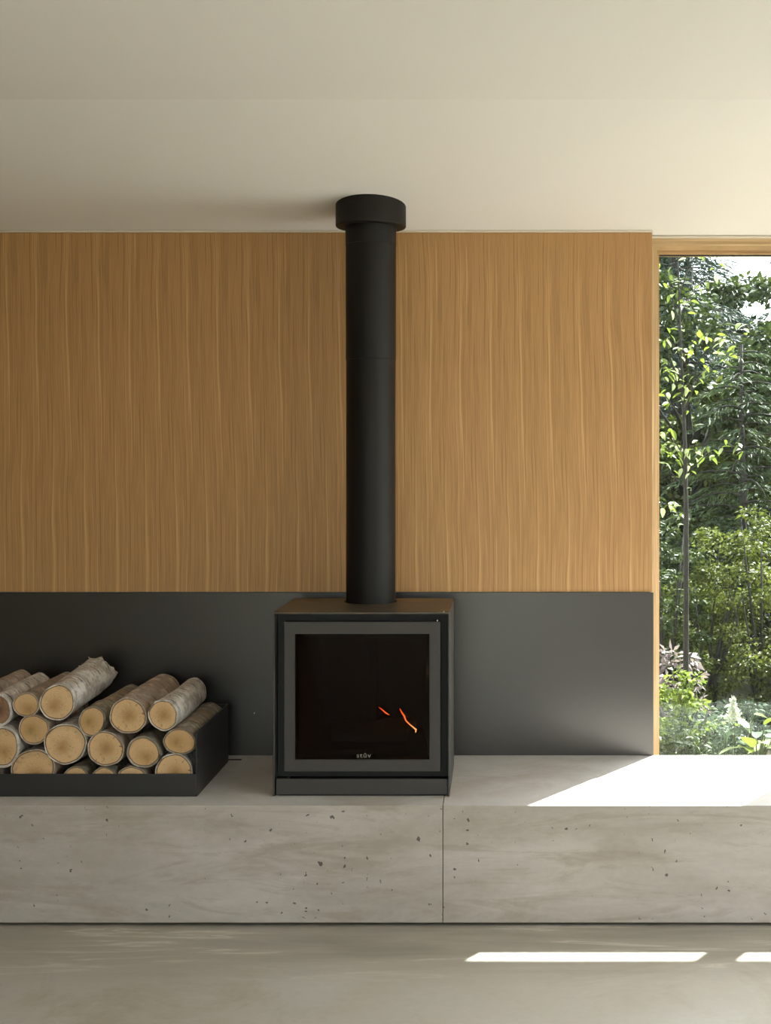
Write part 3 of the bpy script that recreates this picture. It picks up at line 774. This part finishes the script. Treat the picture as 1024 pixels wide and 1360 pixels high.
def from_bm_local(name, bm, mat, parent, smooth=True, **kw):
    bmesh.ops.recalc_face_normals(bm, faces=bm.faces)
    me = bpy.data.meshes.new(name); bm.to_mesh(me); bm.free()
    if smooth: me.polygons.foreach_set('use_smooth', [True]*len(me.polygons))
    return link(name, me, mat, parent, **kw)

def conifer(label, x, y, h, spread, mat, seed, nb=90, per=170, z_start=0.5, llen=0.11, lwid=0.016, group='conifers beyond the window', trunk_r=None):
    rs = np.random.RandomState(seed); z0 = gz(x, y)
    root = empty('conifer_tree', (x, y, z0), label, 'tree', group)
    bm = bmesh.new(); tr = trunk_r or 0.02*h
    tube(bm, [(0, 0, -0.1), (0.01*h, 0, h*0.4), (0, 0.01*h, h*0.8), (0, 0, h)], [tr, tr*0.75, tr*0.35, 0.01], 10)
    from_bm_local('trunk', bm, M['trunk'], root)
    bm = bmesh.new(); Ps, Ds = [], []
    for i in range(nb):
        t = i/nb; zz = z_start + (h-z_start)*t**0.9; a = i*2.39996 + rs.uniform(-0.3, 0.3)
        Lb = spread*(1-t)**0.75*rs.uniform(0.7, 1.1) + 0.15
        dr = np.array([math.cos(a), math.sin(a), 0.0]); pts = []
        for q in range(6):
            u = q/5; pts.append(np.array([0, 0, zz]) + dr*Lb*u + np.array([0, 0, 0.12*Lb*math.sin(u*2.0) - 0.30*Lb*u*u]))
        tube(bm, [tuple(p) for p in pts], [0.012*Lb+0.004, 0.010*Lb+0.003, 0.008*Lb+.003, 0.006*Lb+.002, 0.004*Lb+.002, 0.002], 5)
        sd2 = np.array([-dr[1], dr[0], 0]); m_ = int(per*max(0.35, Lb/spread))
        u = rs.uniform(0.08, 1.0, m_); idx = np.minimum((u*5).astype(int), 4); fr = u*5-idx; pa = np.array(pts)
        base = pa[idx]*(1-fr)[:, None] + pa[idx+1]*fr[:, None]
        sgn = rs.choice([-1, 1], m_); reach = rs.uniform(0.0, 0.34, m_)*Lb*(1-u*0.55)
        P = base + (sd2[None]*sgn[:, None] + dr[None]*0.45)*reach[:, None]; P[:, 2] -= reach*0.35*rs.uniform(0.5, 1.5, m_) + 0.01
        D = sd2[None]*sgn[:, None]*0.7 + dr[None]*0.8 + rs.normal(size=(m_, 3))*0.22; D[:, 2] -= 0.35
        Ps.append(P); Ds.append(D)
    from_bm_local('branches', bm, M['trunk'], root)
    leaf_cloud('needles', np.concatenate(Ps), np.concatenate(Ds), llen, lwid, LM[mat], root, 0.25, rs)
    return root

def broadleaf(label, x, y, h, spread, n, mat, seed, llen=0.07, lwid=0.035, crown_lo=0.3, group='broadleaf trees beyond the window'):
    rs = np.random.RandomState(seed); z0 = gz(x, y)
    root = empty('broadleaf_tree', (x, y, z0), label, 'tree', group)
    bm = bmesh.new(); tr = 0.012*h
    tube(bm, [(0, 0, -0.1), (0.02*h, 0.01, h*0.35), (-0.01*h, 0.02*h, h*0.7), (0.01*h, 0, h*0.95)], [tr, tr*0.8, tr*0.5, 0.006], 8)
    nc = 60; cc = rs.normal(size=(nc, 3)); cc /= np.linalg.norm(cc, axis=1, keepdims=True)
    cc = cc*rs.uniform(0.3, 1, (nc, 1))**0.5*np.array([spread, spread, h*(1-crown_lo)*0.5]) + np.array([0, 0, h*(1+crown_lo)*0.5])
    from_bm_local('trunk', bm, M['trunk'], root)
    bm = bmesh.new()
    for c_ in cc[:34]:
        t = max(0.15, min(0.9, (c_[2]/h)-0.22)); st = np.array([0, 0, h*t]); mid = (st+c_)/2 + np.array([0, 0, 0.06*h])
        tube(bm, [tuple(st), tuple(mid), tuple(c_)], [tr*0.4, tr*0.25, 0.003], 5)
    from_bm_local('branches', bm, M['trunk'], root)
    cs = rs.uniform(0.14, 0.26, nc)*spread
    k = rs.randint(0, nc, n); o_ = rs.normal(size=(n, 3)); o_ /= np.linalg.norm(o_, axis=1, keepdims=True)
    P = cc[k] + o_*cs[k][:, None]*rs.uniform(0.3, 1.1, (n, 1))*np.array([1, 1, 0.5])
    D = o_ + rs.normal(size=(n, 3))*0.6; D[:, 2] = D[:, 2]*0.5 - 0.25
    leaf_cloud('foliage', P, D, llen, lwid, LM[mat], root, 0.4, rs)
    return root

def gx(pxx, d): return (pxx-660)*d/F
# conifers
conifer('dark blue-green conifer behind the left edge of the window glass', gx(893, 12.5), 7.45, 5.0, 1.15, 'conifer', 11, 110, 260)
conifer('light green young conifer with feathery sprays right of the thin trunk', gx(985, 9.4), 4.35, 2.45, 0.75, 'conifer2', 12, 70, 190, 0.2, 0.07, 0.010)
conifer('darker conifer at the far right of the window', gx(1050, 13.5), 8.45, 3.1, 1.3, 'conifer', 13, 90, 200)
conifer('conifer beyond the second window bay', 4.2, 6.4, 4.2, 1.3, 'conifer', 14, 80, 150)
conifer('second dark conifer close behind the first at the left of the glass', gx(915, 15.6), 10.6, 5.0, 1.1, 'conifer', 17, 100, 200)
conifer('tall thin conifer standing far back outside the wall', -0.6, 9.0, 6.0, 1.4, 'conifer', 15, 80, 130)
# broadleaf
bl = [('deep green tree filling the middle distance behind the thin trunk', gx(915, 10.6), 5.55, 3.3, 1.1, 16000, 'deep'),
      ('olive green tree at mid height on the right of the glass', gx(1005, 10.9), 5.85, 2.45, 0.9, 17000, 'olive'),
      ('far tree closing the view low on the left of the glass', gx(885, 19), 14.0, 4.6, 1.6, 15000, 'deep'),
      ('far tree closing the view in the middle of the glass', gx(960, 23), 18.0, 3.6, 2.0, 15000, 'olive'),
      ('far tree closing the view at the right of the glass', gx(1050, 27), 22.0, 3.4, 1.9, 14000, 'deep'),
      ('round tree seen beyond the third window bay', 6.6, 7.6, 4.5, 1.8, 9000, 'deep'),
      ('wide leafy tree just past the right picture edge', gx(1150, 15), 9.6, 4.4, 1.5, 12000, 'deep'),
      ('tall leafy tree beyond the wide one past the right edge', 6.6, 13.5, 5.6, 2.2, 11000, 'olive'),
      ('round tree seen beyond the last window bay', 11.0, 12.0, 5.0, 2.2, 8000, 'olive'),
      ('far tree hidden behind the panelled wall', -2.0, 13.0, 5.0, 2.2, 6000, 'deep')]
for i, (lab, x, y, h, sp_, n, mt) in enumerate(bl):
    broadleaf(lab, x, y, h, sp_, n, mt, 30+i, 0.075 if y < 8 else 0.13, 0.038 if y < 8 else 0.07, 0.12)
# shrubs
sh = [('deep green shrub in front of the thin trunk at the left of the glass', gx(888, 7.6), 2.65, 1.55, 0.50, 3200, 'deep', .040, .014),
      ('olive shrub behind the thin trunk, reaching up to mid height', gx(938, 8.0), 2.95, 1.30, 0.62, 6500, 'olive', .030, .015),
      ('tall olive shrub at the right edge of the picture', gx(1012, 7.9), 2.85, 1.45, 0.62, 6500, 'olive', .030, .015),
      ('bright olive shrub under the trees at the left of the glass', gx(893, 8.6), 3.55, 0.95, 0.75, 5000, 'olive', .042, .02),
      ('deep green shrub in the middle distance at the centre of the glass', gx(948, 9.3), 4.25, 1.25, 0.9, 7000, 'deep', .045, .022),
      ('yellow-green shrub at the right of the glass above the broad leaves', gx(1012, 8.9), 3.85, 1.15, 0.95, 7000, 'olive', .045, .022),
      ('small mauve-leaved bush low at the left of the glass', gx(903, 7.15), 2.10, 0.66, 0.30, 420, 'mauve', .065, .026),
      ('lime green groundcover clump by the mauve bush', gx(896, 6.95), 1.72, 0.54, 0.34, 1500, 'lime', .035, .020),
      ('dark green low shrub at the foot of the glass on the left', gx(893, 6.55), 1.32, 0.32, 0.34, 900, 'deep', .042, .014),
      ('silvery low shrub at the foot of the glass in the middle', gx(935, 6.9), 1.85, 0.32, 0.42, 1300, 'silver', .038, .014),
      ('silvery low shrub behind the white plume', gx(985, 7.3), 2.25, 0.30, 0.5, 1300, 'silver', .040, .015),
      ('low green shrub outside the second window bay', 2.3, 2.2, 0.6, 0.8, 2500, 'olive', .05, .022),
      ('low green shrub outside the third window bay', 3.2, 2.4, 0.7, 0.9, 2500, 'deep', .05, .022),
      ('deep green shrub behind the second window bay', 2.6, 4.4, 1.4, 1.1, 5000, 'deep', .05, .024),
      ('olive shrub far behind on the left of the glass', gx(905, 15.4), 10.4, 1.7, 1.5, 8000, 'olive', .07, .035),
      ('olive shrub far behind on the right of the glass', gx(1015, 15.8), 10.8, 1.6, 1.5, 8000, 'deep', .07, .035)]
for i, (lab, x, y, h, wd, n, mt, ll, lw) in enumerate(sh):
    shrub('shrub', lab, x, y, h, wd, n, mt, ll, lw, 60+i, group='shrubs outside the window')

# sapling with big sunlit leaves close to the glass
SD = 6.8
def sp3(x, y, dd=0.0): return px(x, y, SD+dd)
sap_loc = sp3(911, 0); sap_loc.z = gz(sap_loc.x, sap_loc.y)
sap = empty('sapling', sap_loc, 'young tree with a thin dark trunk and large sunlit lime leaves', 'tree')
bm = bmesh.new()
tube(bm, [Vector((sap_loc.x, sap_loc.y, gz(sap_loc.x, sap_loc.y)-0.05)), sp3(911, 860), sp3(911.5, 700), sp3(910, 600), sp3(905, 480), sp3(900, 340), sp3(897, 250)], [0.017, 0.015, 0.0135, 0.011, 0.006, 0.004, 0.002], 8)
from_bm('trunk', bm, M['trunk'], sap, True)
branches = [([(908, 560), (928, 478), (958, 448), (1003, 428)], -.1), ([(906, 530), (890, 478), (879, 432)], .0), ([(908, 545), (925, 505), (947, 478), (975, 466)], .15),
            ([(910, 610), (892, 578), (876, 562)], -.1), ([(911, 630), (940, 602), (965, 588), (992, 603)], -.05), ([(910, 615), (895, 592), (880, 596)], .1), ([(910, 622), (918, 592), (933, 590)], -.15),
            ([(902, 440), (890, 380), (879, 345)], .05), ([(900, 400), (915, 352), (936, 330)], -.1), ([(903, 470), (884, 445), (860, 430)], .1), ([(905, 500), (870, 470), (830, 455)], -.1),
            ([(908, 560), (880, 520), (845, 520)], .15), ([(901, 420), (925, 380), (960, 352)], .35), ([(911, 650), (885, 620), (850, 610)], .1), ([(906, 520), (893, 500), (881, 492)], -.2),
            ([(907, 540), (915, 500), (905, 460)], -.25), ([(911, 700), (895, 672), (878, 668)], .1), ([(904, 480), (918, 455), (940, 440)], -.2)]
# one leaf mesh, shared
def leaf_template(name, L, W, mat, rows=4, curl=0.25, fold=0.25):
    bm = bmesh.new(); R_ = []
    for i in range(rows+1):
        t = i/rows; wv = W*0.5*math.sin(math.pi*min(1, (t*0.92+0.04))**0.8)
        if i == rows: wv = W*0.02
        z = -curl*L*t*t
        R_.append([bm.verts.new((-wv, L*t, z+wv*fold)), bm.verts.new((0, L*t, z)), bm.verts.new((wv, L*t, z+wv*fold))])
    for a_, b_ in zip(R_, R_[1:]):
        for q in range(2): bm.faces.new((a_[q], a_[q+1], b_[q+1], b_[q]))
    me = bpy.data.meshes.new(name); bm.to_mesh(me); bm.free(); me.materials.append(mat)
    me.polygons.foreach_set('use_smooth', [True]*len(me.polygons))
    return me
def obj_leaf_mat(name, dark, light, trans):
    m = leaf_mat(name, dark, light, trans, 0.3); nt = m.node_tree
    return m
lt_me = [leaf_template('leaf', 0.052, 0.026, LM['lime']), leaf_template('leaf', 0.042, 0.022, LM['lime'], curl=0.5),
         leaf_template('leaf', 0.054, 0.024, leaf_mat('lime_leaves_pale', (0.40, 0.46, 0.22), (0.52, 0.58, 0.30), .4), curl=0.35)]
rnd = random.Random(9); nleaf = 0
for poly, dd in branches:
    P = [sp3(poly[0][0], poly[0][1])] + [sp3(x, y, dd*(i+1)/(len(poly)-1)) for i, (x, y) in enumerate(poly[1:])]
    bm = bmesh.new(); tube(bm, P, [0.004-0.0009*i for i in range(len(P))], 5)
    from_bm('branch', bm, M['trunk'], sap, True)
    for i in range(len(P)-1):
        for k in range(7 if i else 4):
            if nleaf >= 290: break
            t = rnd.random(); p = P[i].lerp(P[i+1], t); nleaf += 1
            o = bpy.data.objects.new('leaf', lt_me[rnd.choice([0, 0, 1, 2])]); C.objects.link(o); o.parent = sap
            o.location = p - sap_loc + Vector((rnd.uniform(-.03, .03), rnd.uniform(-.04, .04), rnd.uniform(-.03, .03)))
            az = rnd.uniform(0, 6.28); pit = rnd.uniform(-0.9, 0.35); s_ = rnd.uniform(0.75, 1.2)
            o.rotation_euler = (pit, rnd.uniform(-0.5, 0.5), az); o.scale = (s_, s_, s_)

# broad-leaved plant at the foot of the glass, right
def broad_plant(x, y, label, seed, nl, L):
    rnd = random.Random(seed); z0 = gz(x, y)
    root = empty('broad_leaved_plant', (x, y, z0), label, 'plant', 'broad-leaved plants outside the window')
    mats = [LM['lime'], bpy.data.materials['lime_leaves_pale'], LM['silver']]
    mes = [leaf_template('leaf', L, L*0.42, mt, 6, 0.30, 0.2) for mt in mats]
    for k in range(nl):
        az = k*2.4+rnd.uniform(-.3, .3); h = rnd.uniform(0.10, 0.34); r_ = rnd.uniform(0.03, 0.12)
        tip = Vector((-math.sin(az)*r_, math.cos(az)*r_, h))
        bm = bmesh.new(); tube(bm, [(0, 0, -0.02), tip*0.5 + Vector((0, 0, 0.03)), tip], [0.005, 0.004, 0.003], 6)
        from_bm_local('stalk', bm, LM['olive'], root)
        o = bpy.data.objects.new('leaf', mes[rnd.randrange(3)]); C.objects.link(o); o.parent = root
        o.location = tip; o.rotation_euler = (rnd.uniform(-0.2, 0.75), rnd.uniform(-.3, .3), az); s_ = rnd.uniform(.7, 1.15); o.scale = (s_, s_, s_)
broad_plant(gx(1005, 6.5), 1.45, 'plant with broad curved pale green leaves at the lower right of the glass', 3, 16, 0.17)
broad_plant(gx(985, 6.9), 1.90, 'smaller broad-leaved plant behind it beside the white plume', 4, 11, 0.12)
broad_plant(gx(1060, 6.7), 1.65, 'broad-leaved plant just past the right picture edge', 5, 14, 0.17)

# white plume flower
wp = px(973, 1000, 6.45); wp.z = gz(wp.x, wp.y)
pl = empty('plume_flower', wp, 'single white feathery plume on a stem at the foot of the glass', 'flower')
top = px(974, 932, 6.45) - wp
bm = bmesh.new(); tube(bm, [(0, 0, -0.02), top*0.5+Vector((0.01, 0, 0)), top], [0.004, 0.003, 0.0015], 6)
from_bm_local('stem', bm, LM['olive'], pl)
rs = np.random.RandomState(77); n = 420; t = rs.uniform(0, 1, n)
Pp = np.array(top)[None]*0 + np.stack([top.x + rs.normal(size=n)*0.020*(1-t), top.y + rs.normal(size=n)*0.02*(1-t), top.z - 0.115*(1-t) + 0.012], 1)
M['plume'] = leaf_mat('white_plume', (0.62, 0.64, 0.55), (0.85, 0.86, 0.78), 0.4)
leaf_cloud('plume', Pp, rs.normal(size=(n, 3)) + np.array([0, 0, 0.8]), 0.022, 0.010, M['plume'], pl, 0.2, rs)
# grass tufts
for i, (gpx, gd, lab) in enumerate([(945, 6.4, 'tuft of thin grass blades left of the white plume'), (962, 6.6, 'tuft of thin grass blades right behind the white plume stem'), (903, 6.5, 'tuft of thin grass blades at the lower left of the glass')]):
    g0 = Vector((gx(gpx, gd), CY+gd, 0)); g0.z = gz(g0.x, g0.y); rnd = random.Random(i+40)
    bm = bmesh.new()
    for k in range(26):
        a = rnd.uniform(0, 6.28); r_ = rnd.uniform(0.02, 0.13); h = rnd.uniform(0.14, 0.34)
        b0 = Vector((rnd.uniform(-.02, .02), rnd.uniform(-.02, .02), -.01)); p1 = b0+Vector((math.cos(a)*r_*.35, math.sin(a)*r_*.35, h*.7)); p2 = b0+Vector((math.cos(a)*r_, math.sin(a)*r_, h))
        sd_ = Vector((-math.sin(a), math.cos(a), 0))*0.003
        v_ = [bm.verts.new(q) for q in (b0-sd_, b0+sd_, p1+sd_*.8, p1-sd_*.8, p2)]
        bm.faces.new((v_[0], v_[1], v_[2], v_[3])); bm.faces.new((v_[3], v_[2], v_[4]))
    me = bpy.data.meshes.new('grass'); bm.to_mesh(me); bm.free()
    o = link('grass_tuft', me, LM['silver'], None, label=lab, cat='grass', group='grass tufts at the foot of the window'); o.location = g0
# fallen branches
for i, (a_, b_, d_, r_, lab) in enumerate([((895, 925), (1015, 868), 8.3, 0.020, 'bare fallen branch slanting up to the right, upper of two'),
                                    ((915, 935), (990, 902), 8.2, 0.015, 'bare fallen branch slanting up to the right, lower of two'),
                                    ((915, 862), (1005, 800), 9.2, 0.014, 'bare dead limb leaning against the shrubs at mid height')]):
    A_, B_ = px(*a_, d_), px(*b_, d_+0.5)
    bm = bmesh.new(); m1 = A_.lerp(B_, .35)+Vector((0, 0, .02)); m2 = A_.lerp(B_, .7)+Vector((0, 0, -.02))
    tube(bm, [Vector((0, 0, 0)), m1-A_, m2-A_, B_-A_], [r_, r_*.8, r_*.6, r_*.3], 7)
    tw = m2-A_; tube(bm, [tw, tw+Vector((.12, .05, .14))], [r_*.4, r_*.15], 5)
    o = from_bm_local('dead_branch', bm, M['trunk'], None, label=lab, cat='branch', group='dead branches outside'); o.location = A_
